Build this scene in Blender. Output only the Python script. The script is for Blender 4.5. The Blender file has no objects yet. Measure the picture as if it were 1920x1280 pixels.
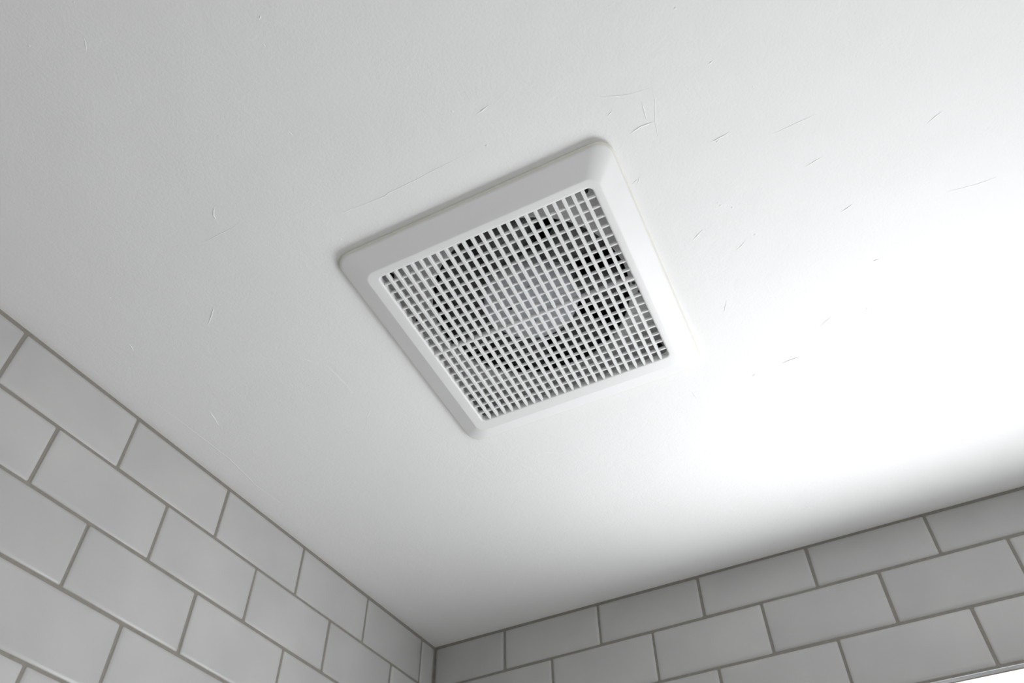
import bpy, bmesh, math, random
from mathutils import Vector, Euler

random.seed(7)
scene = bpy.context.scene
COL = scene.collection

# ------------------------------------------------------------------ camera, world, exposure
ZC = 2.40                                   # ceiling height of the small bathroom (metres)
cam_data = bpy.data.cameras.new('camera')
cam_data.sensor_width = 36.0
cam_data.lens = 28.3785
cam_data.clip_start = 0.01
cam = bpy.data.objects.new('camera', cam_data)
COL.objects.link(cam)
cam.location = (0.68490, -1.01028, ZC - 0.61211)
cam.rotation_euler = Euler((math.radians(137.544), math.radians(0.495), math.radians(28.3035)), 'XYZ')
scene.camera = cam

world = bpy.data.worlds.new('world')
scene.world = world
world.use_nodes = True
bg = world.node_tree.nodes['Background']
bg.inputs['Color'].default_value = (0.75, 0.83, 0.92, 1)
bg.inputs['Strength'].default_value = 0.6

# the window in the back wall (metres along the wall from the corner, heights below the ceiling)
WIN_S0, WIN_S1, WIN_Z1, WIN_Z0, REVEAL, FR, FRH = 0.44, 1.13, -0.2115, -0.76, 0.058, 0.012, 0.050
DAY_COLOR = (0.957, 0.975, 1.0)
DAY_1, FILL_2 = 7.2, 9.4                      # watts: daylight through the back window, then the added fill light
FILL_Y0, FILL_Y1, FILL_Z0, FILL_Z1 = -1.55, -0.75, -1.35, -0.50   # invented, unseen window for ambient fill, in the right wall
ROOM_D, ROOM_W = 2.15, 1.85
def daylight(name, w, h, watts, loc, rot):
    l = bpy.data.lights.new(name, 'AREA')
    l.shape = 'RECTANGLE'
    l.size, l.size_y, l.energy, l.color = w, h, watts, DAY_COLOR
    l.spread = math.radians(180)
    o = bpy.data.objects.new(name, l)
    COL.objects.link(o)
    o.location, o.rotation_euler = loc, rot
daylight('pane_light', WIN_S1 - WIN_S0 - 2 * FR, WIN_Z1 - WIN_Z0 - FR - FRH, DAY_1,
         (0.0111 + (WIN_S0 + WIN_S1) / 2, REVEAL + 0.006, ZC + (WIN_Z0 + FR + WIN_Z1 - FRH) / 2), (math.radians(-90), 0, 0))
daylight('pane_light', FILL_Y1 - FILL_Y0 - .08, FILL_Z1 - FILL_Z0 - .08, FILL_2,  # added fill light, lifts the ambient level from the right
         (ROOM_W + 0.045, (FILL_Y0 + FILL_Y1) / 2, ZC + (FILL_Z0 + FILL_Z1) / 2), (math.radians(90), 0, math.radians(90)))
scene.view_settings.view_transform = 'Standard'
scene.view_settings.look = 'None'
scene.view_settings.exposure = -0.15
scene.view_settings.gamma = 1.0
scene.view_settings.use_curve_mapping = False
scene.cycles.diffuse_bounces = 8
scene.cycles.max_bounces = 12

# ------------------------------------------------------------------ materials
def new_mat(name):
    m = bpy.data.materials.new(name)
    m.use_nodes = True
    nt = m.node_tree
    b = nt.nodes['Principled BSDF']
    return m, nt, b

def noise(nt, scale, detail=3, rough=0.55, coord='Object', dist=0.0):
    tc = nt.nodes.new('ShaderNodeTexCoord')
    n = nt.nodes.new('ShaderNodeTexNoise')
    n.inputs['Scale'].default_value = scale
    n.inputs['Detail'].default_value = detail
    n.inputs['Roughness'].default_value = rough
    n.inputs['Distortion'].default_value = dist
    nt.links.new(tc.outputs[coord], n.inputs['Vector'])
    return n

def mix_color(nt, fac, a, b, bsdf):
    mx = nt.nodes.new('ShaderNodeMix')
    mx.data_type = 'RGBA'
    mx.inputs['A'].default_value = (*a, 1)
    mx.inputs['B'].default_value = (*b, 1)
    nt.links.new(fac, mx.inputs['Factor'])
    nt.links.new(mx.outputs['Result'], bsdf.inputs['Base Color'])
    return mx

def bump(nt, bsdf, heights):
    """chain of bump nodes: list of (height socket, distance, strength)"""
    prev = None
    for sock, dist, st in heights:
        bp = nt.nodes.new('ShaderNodeBump')
        bp.inputs['Distance'].default_value = dist
        bp.inputs['Strength'].default_value = st
        nt.links.new(sock, bp.inputs['Height'])
        if prev:
            nt.links.new(prev.outputs['Normal'], bp.inputs['Normal'])
        prev = bp
    nt.links.new(prev.outputs['Normal'], bsdf.inputs['Normal'])

def mat_plaster(name, a, b):
    m, nt, bs = new_mat(name)
    n1 = noise(nt, 3.5, 3)
    mix_color(nt, n1.outputs['Fac'], a, b, bs)
    bs.inputs['Roughness'].default_value = 0.62
    bs.inputs['Specular IOR Level'].default_value = 0.3
    n2 = noise(nt, 420, 3, 0.6)                 # fine roller grain
    n3 = noise(nt, 38, 4, 0.6, dist=0.6)        # trowel waviness
    n4 = noise(nt, 7, 2, 0.5)
    bump(nt, bs, [(n4.outputs['Fac'], 0.004, 0.5), (n3.outputs['Fac'], 0.0009, 0.45), (n2.outputs['Fac'], 0.00022, 0.7)])
    return m

def mat_tile(name, a, b, rough=0.32):
    m, nt, bs = new_mat(name)
    n1 = noise(nt, 14, 2, 0.45)
    mx = mix_color(nt, n1.outputs['Fac'], a, b, bs)
    oi = nt.nodes.new('ShaderNodeObjectInfo')
    mr = nt.nodes.new('ShaderNodeMapRange')
    mr.inputs['To Min'].default_value = 0.94
    mr.inputs['To Max'].default_value = 1.03
    nt.links.new(oi.outputs['Random'], mr.inputs['Value'])
    sc = nt.nodes.new('ShaderNodeVectorMath')
    sc.operation = 'SCALE'
    nt.links.new(mx.outputs['Result'], sc.inputs[0])
    nt.links.new(mr.outputs['Result'], sc.inputs['Scale'])
    nt.links.new(sc.outputs['Vector'], bs.inputs['Base Color'])
    bs.inputs['Roughness'].default_value = rough
    bs.inputs['Specular IOR Level'].default_value = 0.45
    n2 = noise(nt, 14, 2, 0.4)
    bump(nt, bs, [(n2.outputs['Fac'], 0.0022, 0.5)])
    return m

def mat_grout(name, a, b):
    m, nt, bs = new_mat(name)
    n1 = noise(nt, 160, 4, 0.65)
    mix_color(nt, n1.outputs['Fac'], a, b, bs)
    bs.inputs['Roughness'].default_value = 0.9
    bs.inputs['Specular IOR Level'].default_value = 0.15
    bump(nt, bs, [(n1.outputs['Fac'], 0.0006, 0.7)])
    return m

def mat_plastic(name, a, b, rough=0.4, spec=0.4, scale=25):
    m, nt, bs = new_mat(name)
    n1 = noise(nt, scale, 3)
    mix_color(nt, n1.outputs['Fac'], a, b, bs)
    bs.inputs['Roughness'].default_value = rough
    bs.inputs['Specular IOR Level'].default_value = spec
    n2 = noise(nt, 500, 2)
    bump(nt, bs, [(n2.outputs['Fac'], 0.00008, 0.3)])
    return m

M = {}
M['ceiling'] = mat_plaster('ceiling_paint', (0.86, 0.86, 0.855), (0.89, 0.89, 0.887))
M['wall_paint'] = mat_plaster('wall_paint', (0.70, 0.69, 0.66), (0.74, 0.73, 0.70))
M['grey_paint'] = mat_plaster('grey_paint', (0.36, 0.35, 0.33), (0.40, 0.39, 0.37))
M['tile'] = mat_tile('glazed_tile', (0.42, 0.422, 0.415), (0.535, 0.533, 0.52))
M['white_tile'] = mat_tile('white_tile', (0.80, 0.80, 0.79), (0.85, 0.85, 0.85))
M['grout'] = mat_grout('grey_grout', (0.215, 0.20, 0.175), (0.30, 0.283, 0.25))
M['white_grout'] = mat_grout('white_grout', (0.40, 0.36, 0.32), (0.48, 0.44, 0.40))
M['floor'] = mat_grout('floor_stone', (0.30, 0.28, 0.25), (0.38, 0.36, 0.32))
M['plastic'] = mat_plastic('white_plastic', (0.80, 0.80, 0.795), (0.84, 0.84, 0.84), 0.38)
M['aged_plastic'] = mat_plastic('yellowed_plastic', (0.73, 0.72, 0.63), (0.80, 0.79, 0.73), 0.45, 0.35, 40)
M['plate'] = mat_plastic('plate_plastic', (0.68, 0.675, 0.67), (0.73, 0.73, 0.725), 0.5)
M['hub'] = mat_plastic('motor_plastic', (0.68, 0.70, 0.73), (0.73, 0.75, 0.78), 0.45)
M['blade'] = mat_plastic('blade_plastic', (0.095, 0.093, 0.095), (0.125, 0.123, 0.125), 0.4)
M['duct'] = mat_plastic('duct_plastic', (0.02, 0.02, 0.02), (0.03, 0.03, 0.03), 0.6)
M['black'] = mat_plastic('hole_black', (0.008, 0.008, 0.008), (0.014, 0.014, 0.014), 0.5)  # black that paints the shade inside small holes
M['bead'] = mat_plastic('polished_metal', (0.70, 0.70, 0.72), (0.76, 0.76, 0.78), 0.22)
M['bead'].node_tree.nodes['Principled BSDF'].inputs['Metallic'].default_value = 0.6
M['frame'] = mat_plastic('window_plastic', (0.80, 0.80, 0.80), (0.85, 0.85, 0.85), 0.3)
m, nt, bs = new_mat('frosted_pane')              # frosted glass lit by the daylight behind it
n1 = noise(nt, 300, 2)
mix_color(nt, n1.outputs['Fac'], (0.85, 0.88, 0.88), (0.92, 0.94, 0.94), bs)
bs.inputs['Roughness'].default_value = 0.5
bs.inputs['Emission Color'].default_value = (*DAY_COLOR, 1)
bs.inputs['Emission Strength'].default_value = 1.2
M['pane'] = m

# ------------------------------------------------------------------ helpers
def mesh_obj(name, verts, faces, mat, parent=None, smooth=False):
    me = bpy.data.meshes.new(name)
    me.from_pydata([tuple(v) for v in verts], [], faces)
    me.materials.append(mat)
    bm = bmesh.new(); bm.from_mesh(me)
    bmesh.ops.recalc_face_normals(bm, faces=bm.faces)
    bm.to_mesh(me); bm.free()
    if smooth:
        for p in me.polygons:
            p.use_smooth = True
    o = bpy.data.objects.new(name, me)
    COL.objects.link(o)
    if parent:
        o.parent = parent
    return o

def prism(bot, top):
    n = len(bot)
    v = list(bot) + list(top)
    f = [list(range(n))[::-1], list(range(n, 2 * n))]
    for i in range(n):
        j = (i + 1) % n
        f.append([i, j, n + j, n + i])
    return v, f

class MB:
    def __init__(self): self.v = []; self.f = []
    def add(self, v, f):
        o = len(self.v); self.v += [tuple(x) for x in v]; self.f += [[i + o for i in q] for q in f]
    def build(self, name, mat, parent=None, smooth=False):
        return mesh_obj(name, self.v, self.f, mat, parent, smooth)

def tag(o, label=None, cat=None, kind=None, group=None):
    if label: o['label'] = label
    if cat: o['category'] = cat
    if kind: o['kind'] = kind
    if group: o['group'] = group
    return o

# ------------------------------------------------------------------ the walls' frames (slightly out of square, as the old room is)
CORNER = Vector((0.01108, -0.00110, ZC))
class Wall:
    def __init__(self, u, n): self.u = Vector(u); self.n = Vector(n)
    def p(self, s, z, d=0.0):               # along the wall, height relative to the ceiling, out into the room
        return CORNER + self.u * s + self.n * d + Vector((0, 0, z))
LEFT = Wall((-0.00826, -0.99997, 0), (0.99997, -0.00826, 0))
BACK = Wall((0.99999, 0.00487, 0), (0.00487, -0.99999, 0))
BED = -0.0016                                # grout lies this far behind the tile faces

def slab(mb, w, s0, s1, z0, z1, d0, d1):
    b = [w.p(s0, z0, d0), w.p(s1, z0, d0), w.p(s1, z1, d0), w.p(s0, z1, d0)]
    t = [w.p(s0, z0, d1), w.p(s1, z0, d1), w.p(s1, z1, d1), w.p(s0, z1, d1)]
    mb.add(*prism(b, t))

mb = MB(); slab(mb, LEFT, -0.15, ROOM_D, -ZC, 0.0, BED - 0.12, BED)
wall_left = tag(mb.build('wall_left', M['grout']), 'left wall of grey-white glazed brick-bond tiles', kind='structure')
mb = MB()
slab(mb, BACK, BED, WIN_S0 - 0.001, -ZC, 0.0, BED - 0.16, BED)
slab(mb, BACK, WIN_S1 + 0.001, ROOM_W + 0.15, -ZC, 0.0, BED - 0.16, BED)
slab(mb, BACK, WIN_S0 - 0.001, WIN_S1 + 0.001, WIN_Z1 + 0.0009, 0.0, BED - 0.16, BED)
slab(mb, BACK, WIN_S0 - 0.001, WIN_S1 + 0.001, -ZC, WIN_Z0, BED - 0.16, BED)
wall_back = tag(mb.build('wall_back', M['grout']), 'back wall of grey glazed brick-bond tiles with a window opening', kind='structure')
def block(x0, x1, y0, y1, z0, z1):
    return prism([Vector((x0, y0, z0)), Vector((x1, y0, z0)), Vector((x1, y1, z0)), Vector((x0, y1, z0))],
                 [Vector((x0, y0, z1)), Vector((x1, y0, z1)), Vector((x1, y1, z1)), Vector((x0, y1, z1))])
mb = MB()
XR0, XR1 = ROOM_W, ROOM_W + .12
mb.add(*block(XR0, XR1, -ROOM_D, FILL_Y0, 0, ZC)); mb.add(*block(XR0, XR1, FILL_Y1, 0.0, 0, ZC))
mb.add(*block(XR0, XR1, FILL_Y0, FILL_Y1, 0, ZC + FILL_Z0)); mb.add(*block(XR0, XR1, FILL_Y0, FILL_Y1, ZC + FILL_Z1, ZC))
tag(mb.build('wall_right', M['wall_paint']), 'plain painted wall with an added fill window, opposite the tiled left wall', kind='structure')
mb = MB(); mb.add(*block(-.1, ROOM_W + .12, -ROOM_D - .12, -ROOM_D, 0, ZC))
tag(mb.build('wall_front', M['grey_paint']), 'plain grey painted wall opposite the tiled back wall', kind='structure')
mb = MB()
mb.add(*prism([Vector((-.12, .16, -.1)), Vector((ROOM_W + .12, .16, -.1)), Vector((ROOM_W + .12, -ROOM_D - .12, -.1)), Vector((-.12, -ROOM_D - .12, -.1))],
              [Vector((-.12, .16, 0)), Vector((ROOM_W + .12, .16, 0)), Vector((ROOM_W + .12, -ROOM_D - .12, 0)), Vector((-.12, -ROOM_D - .12, 0))]))
tag(mb.build('floor', M['floor']), 'warm grey stone floor', kind='structure')

# ------------------------------------------------------------------ fan frame: local u, v on the ceiling
FC = Vector((0.4581, -0.5411, ZC))
FU = Vector((0.2761, 0.00725, 0)).normalized()
FV = Vector((-0.0166, 0.2889, 0)).normalized()
def F(u, v, z=0.0):
    return FC + FU * u + FV * v + Vector((0, 0, z))
HU, HV = 0.1381, 0.1447                      # half size of the cover
OU, OV, OCU, OCV = 0.1081, 0.1102, 0.0019, -0.0028   # half size and centre of the grille opening
ZF = -0.0145                                 # front plane of the cover below the ceiling
ZP = 0.0150                                  # mounting plate above the ceiling line

# ceiling with the hole for the fan box
CHU, CHV = 0.124, 0.126
o4 = [Vector((-.12, .16, ZC)), Vector((ROOM_W + .12, .16, ZC)), Vector((ROOM_W + .12, -ROOM_D - .12, ZC)), Vector((-.12, -ROOM_D - .12, ZC))]
h4 = [F(-CHU, CHV), F(CHU, CHV), F(CHU, -CHV), F(-CHU, -CHV)]
up = Vector((0, 0, .12))
v = o4 + h4 + [a + up for a in o4] + [a + up for a in h4]
f = []
for i in range(4):
    j = (i + 1) % 4
    f += [[i, j, 4 + j, 4 + i], [8 + i, 12 + i, 12 + j, 8 + j], [4 + i, 4 + j, 12 + j, 12 + i], [i, 8 + i, 8 + j, j]]
ceiling = tag(mesh_obj('ceiling', v, f, M['ceiling']), 'white painted plaster ceiling with small dents and hairline cracks', kind='structure')

# ------------------------------------------------------------------ wall tiles, each one a piece
def rounded(q, inset, r):
    """8-point rounded quad from 4 (s, z) corners, moved inwards by inset"""
    pts = []
    c = sum((Vector(a) for a in q), Vector((0, 0))) / 4
    n = len(q)
    ins = []
    for i in range(n):
        a, b, d = Vector(q[i - 1]), Vector(q[i]), Vector(q[(i + 1) % n])
        e1, e2 = (a - b).normalized(), (d - b).normalized()
        ins.append((b + (e1 + e2) * inset, e1, e2))
    for b, e1, e2 in ins:
        pts += [b + e1 * r, b + e2 * r]
    return pts

def tile_mesh(w, q, g=0.0017):
    q = [Vector(a) for a in q]
    tilt_s, tilt_z = random.uniform(-.004, .004), random.uniform(-.004, .004)
    lift = random.uniform(-.0003, .0003)
    c = sum(q, Vector((0, 0))) / 4
    rings = []
    for ins, d, r in ((g, -0.006, .0012), (g, -0.0015, .0012), (g + .0009, -0.0007, .0014), (g + .0042, 0.0, .0018)):
        ring = []
        for a in rounded(q, ins, r):
            k = lift + (a.x - c.x) * tilt_s + (a.y - c.y) * tilt_z if d > -0.005 else 0
            ring.append(w.p(a.x, a.y, d + k))
        rings.append(ring)
    v = [x for r_ in rings for x in r_]
    f = [list(range(24, 32))]
    for k in range(3):
        for i in range(8):
            j = (i + 1) % 8
            f.append([k * 8 + i, k * 8 + j, k * 8 + 8 + j, k * 8 + 8 + i])
    return v, f

def jit(a=0.0004): return random.uniform(-a, a)

def lay(w, parent, rows, joints, pitch, smax, lower, holes=None):
    """rows: list of functions z(s) for the bed lines; joints: list of the perpends per row"""
    rest = MB()
    for r in range(len(rows) - 1):
        js = [0.0] + list(joints[r])
        while js[-1] < smax: js.append(js[-1] + pitch)
        js[-1] = smax
        for i in range(len(js) - 1):
            s0, s1 = js[i], js[i + 1]
            if s1 - s0 < 0.012: continue
            spans = [(s0, s1, rows[r + 1], rows[r])]
            if holes: spans = holes(s0, s1, rows[r + 1], rows[r])
            for a, b, lo, hi in spans:
                if b - a < 0.012: continue
                q = [(a + jit(), lo(a) + jit()), (b + jit(), lo(b) + jit()), (b + jit(), hi(b) + jit()), (a + jit(), hi(a) + jit())]
                vv, ff = tile_mesh(w, q)
                if r < lower:
                    mesh_obj('wall_tile', vv, ff, M['tile'], parent, True)
                else:
                    rest.add(vv, ff)
    o = rest.build('lower_wall_tiles', M['tile'], parent, True)
    o['kind'] = 'stuff'

flat = lambda z: (lambda s: z)
rowsL = [(lambda s: -0.0031 - .0006 * math.sin(9 * s)), flat(-0.0722), flat(-0.1427), flat(-0.2135), flat(-0.2855)]
while rowsL[-1](0) > -ZC + .08: rowsL.append(flat(rowsL[-1](0) - 0.0715))
jL = [[.0358, .177, .3217, .4665, .6127, .761], [.1077, .249, .3935, .5397, .6877, .836], [.036, .177, .3213, .468, .6163, .765],
      [.1077, .249, .395, .5413, .69, .838], [.036, .177, .3213, .468, .6163, .765]]
while len(jL) < len(rowsL): jL.append(jL[len(jL) % 2 + 1] if len(jL) % 2 else jL[2])
lay(LEFT, wall_left, rowsL, jL, 0.149, ROOM_D - .002, 13)

rowsB = [lambda s: -0.0026 - .0005 * math.sin(7 * s + 1), lambda s: -0.0673 + .0088 * s, lambda s: -0.1374 + .0075 * s, lambda s: -0.2036 + .0 * s]
while rowsB[-1](0) > -ZC + .08: rowsB.append(flat(rowsB[-1](0) - 0.0715))
jB = [[.1225, .2764, .429, .581, .7336, .8865], [.046, .1993, .353, .506, .6575, .8083, .961], [.1265, .2805, .4334, .5851, .739, .892]]
while len(jB) < len(rowsB): jB.append(jB[1] if len(jB) % 2 else jB[2])
def win_hole(s0, s1, lo, hi):
    if lo(s0) > WIN_Z1 - 0.004: return [(s0, s1, lo, hi)]
    if hi(s0) < WIN_Z0: return [(s0, s1, lo, hi)]
    out = []
    if s0 < WIN_S0 - .006: out.append((s0, min(s1, WIN_S0 - .006), lo, hi))
    if s1 > WIN_S1 + .006: out.append((max(s0, WIN_S1 + .006), s1, lo, hi))
    if lo(s0) < WIN_Z0 < hi(s0):                # the cut course under the sill
        a, b = max(s0, WIN_S0 - .006), min(s1, WIN_S1 + .006)
        if b - a > .02: out.append((a, b, lo, flat(WIN_Z0 - .004)))
    return out
lay(BACK, wall_back, rowsB, jB, 0.1527, ROOM_W - .012, 13, win_hole)

# ------------------------------------------------------------------ window: reveal, bead, frame, frosted pane
def bead(path_a, path_b, corner_dir_wall, corner_dir_in, r, name):
    """quarter-round edge bead between wall face and reveal"""
    v, f = [], []
    N = 8
    for P in (path_a, path_b):
        for k in range(N + 1):
            a = math.pi / 2 * k / N
            v.append(P + corner_dir_wall * (r * (1 - math.sin(a))) + corner_dir_in * (r * (1 - math.cos(a))))
        v.append(P + corner_dir_wall * r + corner_dir_in * r)
    n = N + 2
    for k in range(n):
        j = (k + 1) % n
        f.append([k, j, n + j, n + k])
    f += [list(range(n))[::-1], list(range(n, 2 * n))]
    return v, f
RB = 0.0060
inn = -BACK.n
mb = MB()
mb.add(*bead(BACK.p(WIN_S0, WIN_Z1), BACK.p(WIN_S1, WIN_Z1), Vector((0, 0, 1)), inn, RB, ''))
mb.add(*bead(BACK.p(WIN_S0, WIN_Z0), BACK.p(WIN_S0, WIN_Z1), -BACK.u, inn, RB, ''))
mb.add(*bead(BACK.p(WIN_S1, WIN_Z0), BACK.p(WIN_S1, WIN_Z1), BACK.u, inn, RB, ''))
tag(mb.build('trim_1', M['bead'], None, True), 'shiny quarter-round metal bead around the window opening', kind='structure')

# reveal tiles (white), lying in the opening: head and both jambs
class Reveal:
    def __init__(self, o, u, d, n): self.o, self.u, self.dv, self.n = o, u, d, n
    def p(self, s, t, d=0.0): return self.o + self.u * s + self.dv * t + self.n * d
head = Reveal(BACK.p(0, WIN_Z1), BACK.u, inn, Vector((0, 0, -1)))
mb = MB()
mb.add(*prism([head.p(WIN_S0, RB + .0005, -.0009), head.p(WIN_S1, RB + .0005, -.0009), head.p(WIN_S1, REVEAL, -.0009), head.p(WIN_S0, REVEAL, -.0009)],
              [head.p(WIN_S0, RB + .0005, -.0006), head.p(WIN_S1, RB + .0005, -.0006), head.p(WIN_S1, REVEAL, -.0006), head.p(WIN_S0, REVEAL, -.0006)]))
mb.build('reveal_grout', M['white_grout'], wall_back)
js = [WIN_S0 + .004, .7205, .8725, 1.0245, 1.1765, 1.3285, WIN_S1 - .004]
for i in range(len(js) - 1):
    v, f = tile_mesh(head, [(js[i], RB), (js[i + 1], RB), (js[i + 1], REVEAL - .002), (js[i], REVEAL - .002)], .0011)
    mesh_obj('reveal_tile', v, f, M['white_tile'], wall_back, True)
for s, n in ((WIN_S0, BACK.u), (WIN_S1, -BACK.u)):
    jam = Reveal(BACK.p(s, 0), Vector((0, 0, 1)), inn, n)
    z = WIN_Z1 - .004
    while z > WIN_Z0 + .05:
        z2 = max(z - .15, WIN_Z0 + .002)
        v, f = tile_mesh(jam, [(z2, RB), (z, RB), (z, REVEAL - .002), (z2, REVEAL - .002)], .0011)
        mesh_obj('reveal_tile', v, f, M['white_tile'], wall_back, True)
        z = z2
win = bpy.data.objects.new('window_1', None); COL.objects.link(win)
win.location = (0, 0, 0)
tag(win, 'frosted bathroom window set in the back wall', kind='structure')
def wbox(name, s0, s1, z0, z1, d0, d1, mat):
    mb = MB(); slab(mb, BACK, s0, s1, z0, z1, d0, d1); return mb.build(name, mat, win)
wbox('frame_head', WIN_S0, WIN_S1, WIN_Z1 - FRH, WIN_Z1, -REVEAL - .05, -REVEAL, M['frame'])
wbox('frame_sill', WIN_S0, WIN_S1, WIN_Z0, WIN_Z0 + FR, -REVEAL - .05, -REVEAL, M['frame'])
wbox('frame_stile', WIN_S0, WIN_S0 + FR, WIN_Z0 + FR, WIN_Z1 - FRH, -REVEAL - .05, -REVEAL, M['frame'])
wbox('frame_stile', WIN_S1 - FR, WIN_S1, WIN_Z0 + FR, WIN_Z1 - FRH, -REVEAL - .05, -REVEAL, M['frame'])
wbox('pane', WIN_S0 + FR, WIN_S1 - FR, WIN_Z0 + FR, WIN_Z1 - FRH, -REVEAL - .024, -REVEAL - .018, M['pane'])
wbox('window_sill', WIN_S0 - .02, WIN_S1 + .02, WIN_Z0 - .0, WIN_Z0 + .018, -REVEAL, .02, M['frame'])
# made-up window in the right wall, out of view, around the fill light
fill_win = bpy.data.objects.new('fill_window', None); COL.objects.link(fill_win)
tag(fill_win, 'added frosted fill window, unseen, in the plain painted wall', kind='structure')
def fill_box(name, y0, y1, z0, z1, x0, x1, mat):
    mb = MB(); mb.add(*block(x0, x1, y0, y1, ZC + z0, ZC + z1)); return mb.build(name, mat, fill_win)
fill_box('frame_head', FILL_Y0, FILL_Y1, FILL_Z1 - .04, FILL_Z1, XR0 + .04, XR0 + .09, M['frame'])
fill_box('frame_sill', FILL_Y0, FILL_Y1, FILL_Z0, FILL_Z0 + .04, XR0 + .04, XR0 + .09, M['frame'])
fill_box('frame_stile', FILL_Y0, FILL_Y0 + .04, FILL_Z0 + .04, FILL_Z1 - .04, XR0 + .04, XR0 + .09, M['frame'])
fill_box('frame_stile', FILL_Y1 - .04, FILL_Y1, FILL_Z0 + .04, FILL_Z1 - .04, XR0 + .04, XR0 + .09, M['frame'])
fill_box('pane', FILL_Y0 + .04, FILL_Y1 - .04, FILL_Z0 + .04, FILL_Z1 - .04, XR0 + .064, XR0 + .070, M['pane'])

# ------------------------------------------------------------------ the exhaust fan
fan = bpy.data.objects.new('exhaust_fan', None); COL.objects.link(fan)
tag(fan, 'square white plastic exhaust fan with gridded grille, mounted on the white ceiling', 'exhaust fan')
fan.location = FC
bpy.context.view_layer.update()
FI = fan.matrix_world.inverted()
def fpart(name, v, f, mat, parent=None, smooth=False):
    return mesh_obj(name, [FI @ Vector(x) for x in v], f, mat, parent or fan, smooth)

def rrect(hu, hv, r, z, cu=0, cv=0, n=10):
    pts = []
    for sx, sy, a0 in ((1, 1, 0), (-1, 1, 90), (-1, -1, 180), (1, -1, 270)):
        for k in range(n):
            a = math.radians(a0 + 90 * k / (n - 1))
            pts.append(F(cu + sx * (hu - r) + r * math.cos(a), cv + sy * (hv - r) + r * math.sin(a), z))
    return pts
def loft(rings):
    n = len(rings[0]); v = [p for r in rings for p in r]; f = []
    for k in range(len(rings) - 1):
        for i in range(n):
            j = (i + 1) % n
            f.append([k * n + i, k * n + j, k * n + n + j, k * n + n + i])
    return v, f

# cover frame: lip, sloping band, softened crease, flat border, opening wall
SU, SV = 0.0200, 0.0225                      # plan width of the sloping band
ZR = -0.0048                                 # lower edge of the rim
rings = [
    rrect(HU - .0012, HV - .0012, .0150, ZR),
    rrect(HU - .0020, HV - .0020, .0149, ZR - .0006),
    rrect(HU - .0030, HV - .0030, .0148, ZR - .0011),
    rrect(HU - SU * .94, HV - SV * .94, .0112, ZF + .0011),
    rrect(HU - SU * 1.00, HV - SV * 1.00, .0106, ZF + .0004),
    rrect(HU - SU * 1.07, HV - SV * 1.07, .0100, ZF),
    rrect(OU + .0020, OV + .0020, .0062, ZF, OCU, OCV),
    rrect(OU + .0006, OV + .0006, .0050, ZF + .0002, OCU, OCV),
    rrect(OU, OV, .0045, ZF + .0009, OCU, OCV),
    rrect(OU - .0004, OV - .0004, .0042, ZF + .0060, OCU, OCV),
    rrect(OU + .0014, OV + .0014, .0055, ZF + .0060, OCU, OCV),
    rrect(OU + .0020, OV + .0020, .0060, ZF + .0022, OCU, OCV),
    rrect(HU - SU * .9, HV - SV * .9, .0105, ZF + .0034),
    rrect(HU - .0045, HV - .0045, .0140, ZR + .0010),
    rrect(HU - .0012, HV - .0012, .0150, ZR),
]
frame = fpart('cover_frame', *loft(rings), M['plastic'], None, True)
wn = frame.modifiers.new('weighted', 'WEIGHTED_NORMAL')
wn.weight = 80
# yellowed rim against the ceiling, a hair clear of the plaster
rings = [rrect(HU - .0045, HV - .0045, .0140, -0.0002), rrect(HU - .0008, HV - .0008, .0152, -0.0005), rrect(HU, HV, .0154, -0.0013),
         rrect(HU, HV, .0154, ZR + .0012), rrect(HU - .0008, HV - .0008, .0152, ZR - .0001), rrect(HU - .0045, HV - .0045, .0140, ZR + .0012)]
o = fpart('cover_rim', *loft(rings), M['aged_plastic'], None, True)
o['label'] = 'slightly yellowed rim against the ceiling'

grille = fpart('grille', *loft([rrect(OU + .0002, OV + .0002, .0045, ZF + .0052, OCU, OCV), rrect(OU - .0008, OV - .0008, .0045, ZF + .0052, OCU, OCV),
                                rrect(OU - .0008, OV - .0008, .0045, ZF + .0064, OCU, OCV), rrect(OU + .0002, OV + .0002, .0045, ZF + .0064, OCU, OCV),
                                rrect(OU + .0002, OV + .0002, .0045, ZF + .0052, OCU, OCV)]), M['plastic'], None, True)
# long ribs, each crossing the whole opening and thinning where it meets the middle bar and the far border
NCOL, NROW = 24, 20
PU, PV = 2 * OU / NCOL, 2 * OV / NROW
RW = 0.0033
def rib_mesh(u0):
    mb = MB()
    for a, b in ((-OV - .0004, -0.0012), (0.0012, OV + .0004)):
        secs = [(a, 1.0, 0.0), (b - .0060, 1.0, 0.0), (b - .0025, .86, .0), (b, .62, .0)]
        v = []
        for y, k, dz in secs:
            w = RW / 2
            for x, z in ((-w * (.4 + .6 * k), ZF + .0042), (-w * k, ZF + .0012 + dz), (-w * .72 * k, ZF + .0002 + dz),
                         (w * .72 * k, ZF + .0002 + dz), (w * k, ZF + .0012 + dz), (w * (.4 + .6 * k), ZF + .0042)):
                v.append(F(OCU + u0 + x, OCV + y, z))
        f = [list(range(6)), list(range(18, 24))]
        for s in range(3):
            for i in range(6):
                j = (i + 1) % 6
                f.append([s * 6 + i, s * 6 + j, s * 6 + 6 + j, s * 6 + 6 + i])
        mb.add(v, f)
    return mb.v, mb.f
for k in range(1, NCOL):
    fpart('rib', *rib_mesh(-OU + k * PU), M['plastic'], grille)
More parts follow.
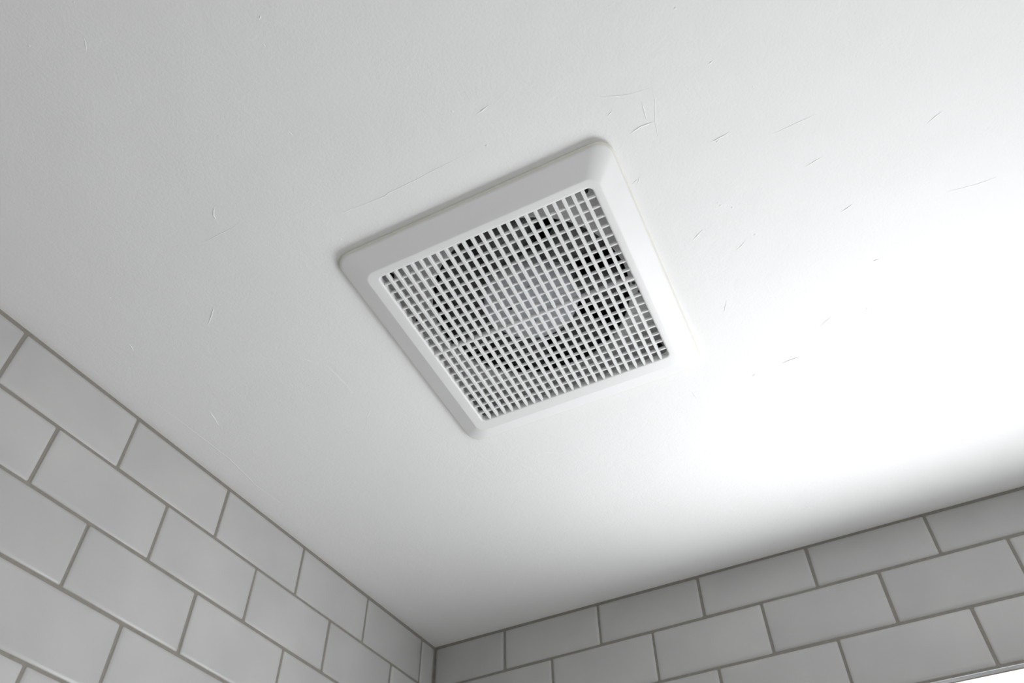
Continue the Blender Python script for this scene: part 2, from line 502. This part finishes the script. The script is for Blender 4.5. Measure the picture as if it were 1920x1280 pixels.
def bar_mesh(v0, w, zf, zb, ext=.0003):
    sec = [(-w / 2 * .8, zb), (-w / 2, zf + .0010), (-w / 2 * .55, zf), (w / 2 * .55, zf), (w / 2, zf + .0010), (w / 2 * .8, zb)]
    a = [F(OCU - OU - ext, OCV + v0 + x, z) for x, z in sec]
    b = [F(OCU + OU + ext, OCV + v0 + x, z) for x, z in sec]
    return prism(a, b)
for k in range(1, NROW):
    if k == NROW // 2:
        fpart('middle_bar', *bar_mesh(0, .0038, ZF + .0001, ZF + .0062), M['plastic'], grille)
    else:
        fpart('cross_bar', *bar_mesh(-OV + k * PV, 0.0026, ZF + .0014, ZF + .0044), M['plastic'], grille)

# fan box above the ceiling line: side walls, mounting plate with the round mouth, duct
box = loft([rrect(.1235, .1255, .006, 0.0), rrect(.1235, .1255, .006, ZP + .002), rrect(.1215, .1235, .006, ZP + .002), rrect(.1215, .1235, .006, 0.0), rrect(.1235, .1255, .006, 0.0)])
fpart('housing', *box, M['plate'])
CC = (0.0016, 0.0015); CR = 0.1008; N = 72
def circ(r, z, n=N, c=CC): return [F(c[0] + r * math.cos(2 * math.pi * i / n), c[1] + r * math.sin(2 * math.pi * i / n), z) for i in range(n)]
def squ(h, k, z, n=N):
    out = []
    for i in range(n):
        a = 2 * math.pi * i / n; c, s = math.cos(a), math.sin(a)
        t = min(h / abs(c) if abs(c) > 1e-6 else 9, k / abs(s) if abs(s) > 1e-6 else 9)
        out.append(F(t * c, t * s, z))
    return out
plate = fpart('mounting_plate', *loft([squ(.1216, .1236, ZP), circ(CR + .0015, ZP), circ(CR, ZP + .0010), circ(CR, ZP + .0045), squ(.1216, .1236, ZP + .0045), squ(.1216, .1236, ZP)]), M['plate'])
for p in plate.data.polygons: p.use_smooth = False
def disc(name, u, v, r, z, h, mat, parent, n=14, stretch=1.0):
    a = [F(u + r * math.cos(2 * math.pi * i / n), v + stretch * r * math.sin(2 * math.pi * i / n), z) for i in range(n)]
    b = [F(u + r * math.cos(2 * math.pi * i / n), v + stretch * r * math.sin(2 * math.pi * i / n), z + h) for i in range(n)]
    return fpart(name, *prism(a, b), mat, parent)
def loc_uv(x, y):
    d = Vector((x, y, 0)) - Vector((FC.x, FC.y, 0))
    det = FU.x * FV.y - FU.y * FV.x
    return (d.x * FV.y - d.y * FV.x) / det, (FU.x * d.y - FU.y * d.x) / det
for (x, y), r in (((.5621, -.6332), .0036), ((.3550, -.6361), .0036), ((.5516, -.4220), .0036), ((.3411, -.4271), .0034),
                  ((.5603, -.5139), .0018), ((.5616, -.5010), .0020), ((.3477, -.5748), .0030)):
    u, v = loc_uv(x, y)
    disc('hole_disc', u, v, r, ZP - .0004, .0012, M['black'], plate)  # black discs on the plate, painted stand-ins for shaded screw holes
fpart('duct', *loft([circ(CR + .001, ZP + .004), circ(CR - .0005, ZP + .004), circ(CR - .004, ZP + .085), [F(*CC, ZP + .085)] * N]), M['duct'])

# motor hub; flat black discs paint the dark of its four sockets
hub_rings = [[F(*CC, ZP - .0030)] * 48] + [circ(r, z, 48) for r, z in ((.030, ZP - .0030), (.0425, ZP - .0026), (.0465, ZP - .0010), (.0485, ZP + .0030), (.0490, ZP + .040))]
hub = fpart('motor_hub', *loft(hub_rings), M['hub'], None, True)
for x, y in ((1.0, .3), (-.35, 1.0), (-1.0, -.3), (.35, -1.0)):
    disc('socket', CC[0] + .0205 * x, CC[1] + .0205 * y, .0026, ZP - .0034, .001, M['black'], hub)
# seven broad pitched blades
NB = 7
first = None
for k in range(NB):
    a0 = math.radians(-8 + 26 + 360 / NB * k)
    v, f = [], []
    NR, NA = 5, 5
    for side in (0, 1):
        for i in range(NR):
            r = .044 + (.0975 - .044) * i / (NR - 1)
            half = math.radians(25.0 - 2.0 * i / (NR - 1))
            for j in range(NA):
                t = -1 + 2 * j / (NA - 1)
                a = a0 + half * t + math.radians(6) * i / (NR - 1)
                z = ZP + .015 + .011 * t * (1 - .2 * i / (NR - 1)) - .003 * (1 - t * t) + (.0016 if side else 0)
                v.append(F(CC[0] + r * math.cos(a), CC[1] + r * math.sin(a), z))
    def ix(s, i, j): return s * NR * NA + i * NA + j
    for s in (0, 1):
        for i in range(NR - 1):
            for j in range(NA - 1):
                f.append([ix(s, i, j), ix(s, i + 1, j), ix(s, i + 1, j + 1), ix(s, i, j + 1)])
    for i in range(NR - 1):
        for j in (0, NA - 1):
            f.append([ix(0, i, j), ix(0, i + 1, j), ix(1, i + 1, j), ix(1, i, j)])
    for j in range(NA - 1):
        for i in (0, NR - 1):
            f.append([ix(0, i, j), ix(0, i, j + 1), ix(1, i, j + 1), ix(1, i, j)])
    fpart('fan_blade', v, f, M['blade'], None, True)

# ------------------------------------------------------------------ hairline ridges and small dents in the ceiling plaster
RIDGES= [[(0.3439, -0.7208), (0.3536, -0.7273), (0.361, -0.7278), (0.3668, -0.7253), (0.3872, -0.723), (0.4084, -0.7215), (0.412, -0.7227), (0.4411, -0.7221), (0.4777, -0.7229), (0.4953, -0.7231), (0.5085, -0.7217)], [(0.5175, -0.7498), (0.5308, -0.7521)], [(0.6104, -0.6965), (0.6167, -0.7001)], [(0.6087, -0.7171), (0.6236, -0.7105), (0.6355, -0.7056), (0.6525, -0.7035)], [(0.6529, -0.7033), (0.6508, -0.6921), (0.6439, -0.6746), (0.6395, -0.6548)], [(0.6206, -0.6735), (0.6312, -0.676), (0.6433, -0.6743)], [(0.6408, -0.696), (0.6375, -0.6764)], [(0.6777, -0.634), (0.6863, -0.6344), (0.695, -0.6358)], [(0.6819, -0.6312), (0.6854, -0.6332)], [(0.7221, -0.6166), (0.7402, -0.6167), (0.7638, -0.6174)], [(0.8409, -0.5646), (0.8548, -0.5705)], [(0.8435, -0.4879), (0.8696, -0.4835), (0.887, -0.4826)], [(0.7586, -0.5114), (0.7692, -0.5145)], [(0.742, -0.5724), (0.7579, -0.5754)], [(0.6982, -0.7002), (0.7027, -0.7007)], [(0.7725, -0.4406), (0.778, -0.4411)], [(0.7535, -0.3832), (0.7558, -0.3843)], [(0.7573, -0.3787), (0.7606, -0.3793)], [(0.6573, -0.35), (0.6802, -0.3507)], [(0.7065, -0.3823), (0.722, -0.3908)], [(0.5611, -0.3585), (0.5621, -0.3388)], [(0.6258, -0.3455), (0.6307, -0.3483)], [(0.2306, -0.7599), (0.26, -0.76), (0.2786, -0.7598)], [(0.2693, -0.7849), (0.2622, -0.7785), (0.2608, -0.7728)], [(0.1664, -0.6809), (0.1899, -0.6975)], [(0.2225, -0.5968), (0.2264, -0.5902)], [(0.2368, -0.5783), (0.2372, -0.5536), (0.2365, -0.5304)], [(0.0372, -0.6238), (0.0396, -0.5814), (0.0426, -0.5099), (0.0364, -0.4551), (0.0403, -0.402)], [(0.0802, -0.5843), (0.0725, -0.5612)], [(0.0792, -0.7014), (0.075, -0.6908)], [(0.1802, -0.466), (0.1867, -0.4645)], [(0.2158, -0.474), (0.2283, -0.4928), (0.24, -0.5013)], [(0.3748, -0.3399), (0.3871, -0.3309), (0.4075, -0.3329)], [(0.6087, -0.6258), (0.6134, -0.6323)], [(0.6042, -0.6283), (0.6112, -0.6305)], [(0.4124, -0.8945), (0.4162, -0.8966)], [(0.4038, -0.8794), (0.4033, -0.8763)], [(0.3736, -0.8113), (0.3742, -0.8065)], [(0.2867, -0.9467), (0.2806, -0.9392)], [(0.6294, -0.5454), (0.6429, -0.5529)], [(0.6621, -0.5151), (0.6734, -0.522)], [(0.6354, -0.462), (0.6274, -0.4459)]]
PITS= [(0.6778, -0.6877), (0.7239, -0.6647), (0.8024, -0.6505), (0.6641, -0.5738), (0.5109, -0.7215), (0.1954, -0.696), (0.0526, -0.675), (0.3011, -0.9697), (0.245, -0.9628), (0.108, -0.7539), (0.0994, -0.7045), (0.3517, -0.6965), (0.6738, -0.5628), (0.6653, -0.57), (0.6832, -0.5241), (0.655, -0.3458), (0.6916, -0.3445), (0.3462, -0.7022), (0.691, -0.7532), (0.5017, -0.7616)]

def ridge(pts, w, h):
    P = [Vector((x, y, ZC)) for x, y in pts]
    # subdivide and roughen a little
    Q = []
    for a, b in zip(P, P[1:]):
        n = max(2, int((b - a).length / .006))
        for k in range(n):
            Q.append(a.lerp(b, k / n) + Vector((random.uniform(-.0003, .0003), random.uniform(-.0003, .0003), 0)))
    Q.append(P[-1])
    v, f = [], []
    for i, q in enumerate(Q):
        d = (Q[min(i + 1, len(Q) - 1)] - Q[max(i - 1, 0)]).normalized()
        s = Vector((-d.y, d.x, 0))
        t = i / (len(Q) - 1)
        k = (min(1, 5 * t, 5 * (1 - t)) * .8 + .2) * random.uniform(.7, 1.1)
        v += [q - s * w * k + Vector((0, 0, .0002)), q - s * w * .1 - Vector((0, 0, h * k)), q + s * w * k * 1.6 + Vector((0, 0, .0002))]
    for i in range(len(Q) - 1):
        f += [[3 * i, 3 * i + 1, 3 * i + 4, 3 * i + 3], [3 * i + 1, 3 * i + 2, 3 * i + 5, 3 * i + 4]]
    return v, f
for i, pts in enumerate(RIDGES):
    L = sum(math.dist(a, b) for a, b in zip(pts, pts[1:]))
    w, h = (.0006, .00024) if L > .03 else (.0010, .00050)
    if i in (27,): w, h = .0016, .00018
    v, f = ridge(pts, w, h)
    mesh_obj('plaster_ridge', v, f, M['ceiling'], ceiling)
for x, y in PITS:
    r = random.uniform(.0010, .0018)
    n = 7
    a = [Vector((x + r * random.uniform(.8, 1.2) * math.cos(2 * math.pi * i / n), y + r * random.uniform(.8, 1.2) * math.sin(2 * math.pi * i / n), ZC + .0002)) for i in range(n)]
    v = a + [Vector((x, y, ZC - r * .45))]
    mesh_obj('plaster_bump', v, [[i, (i + 1) % n, n] for i in range(n)], M['ceiling'], ceiling, True)
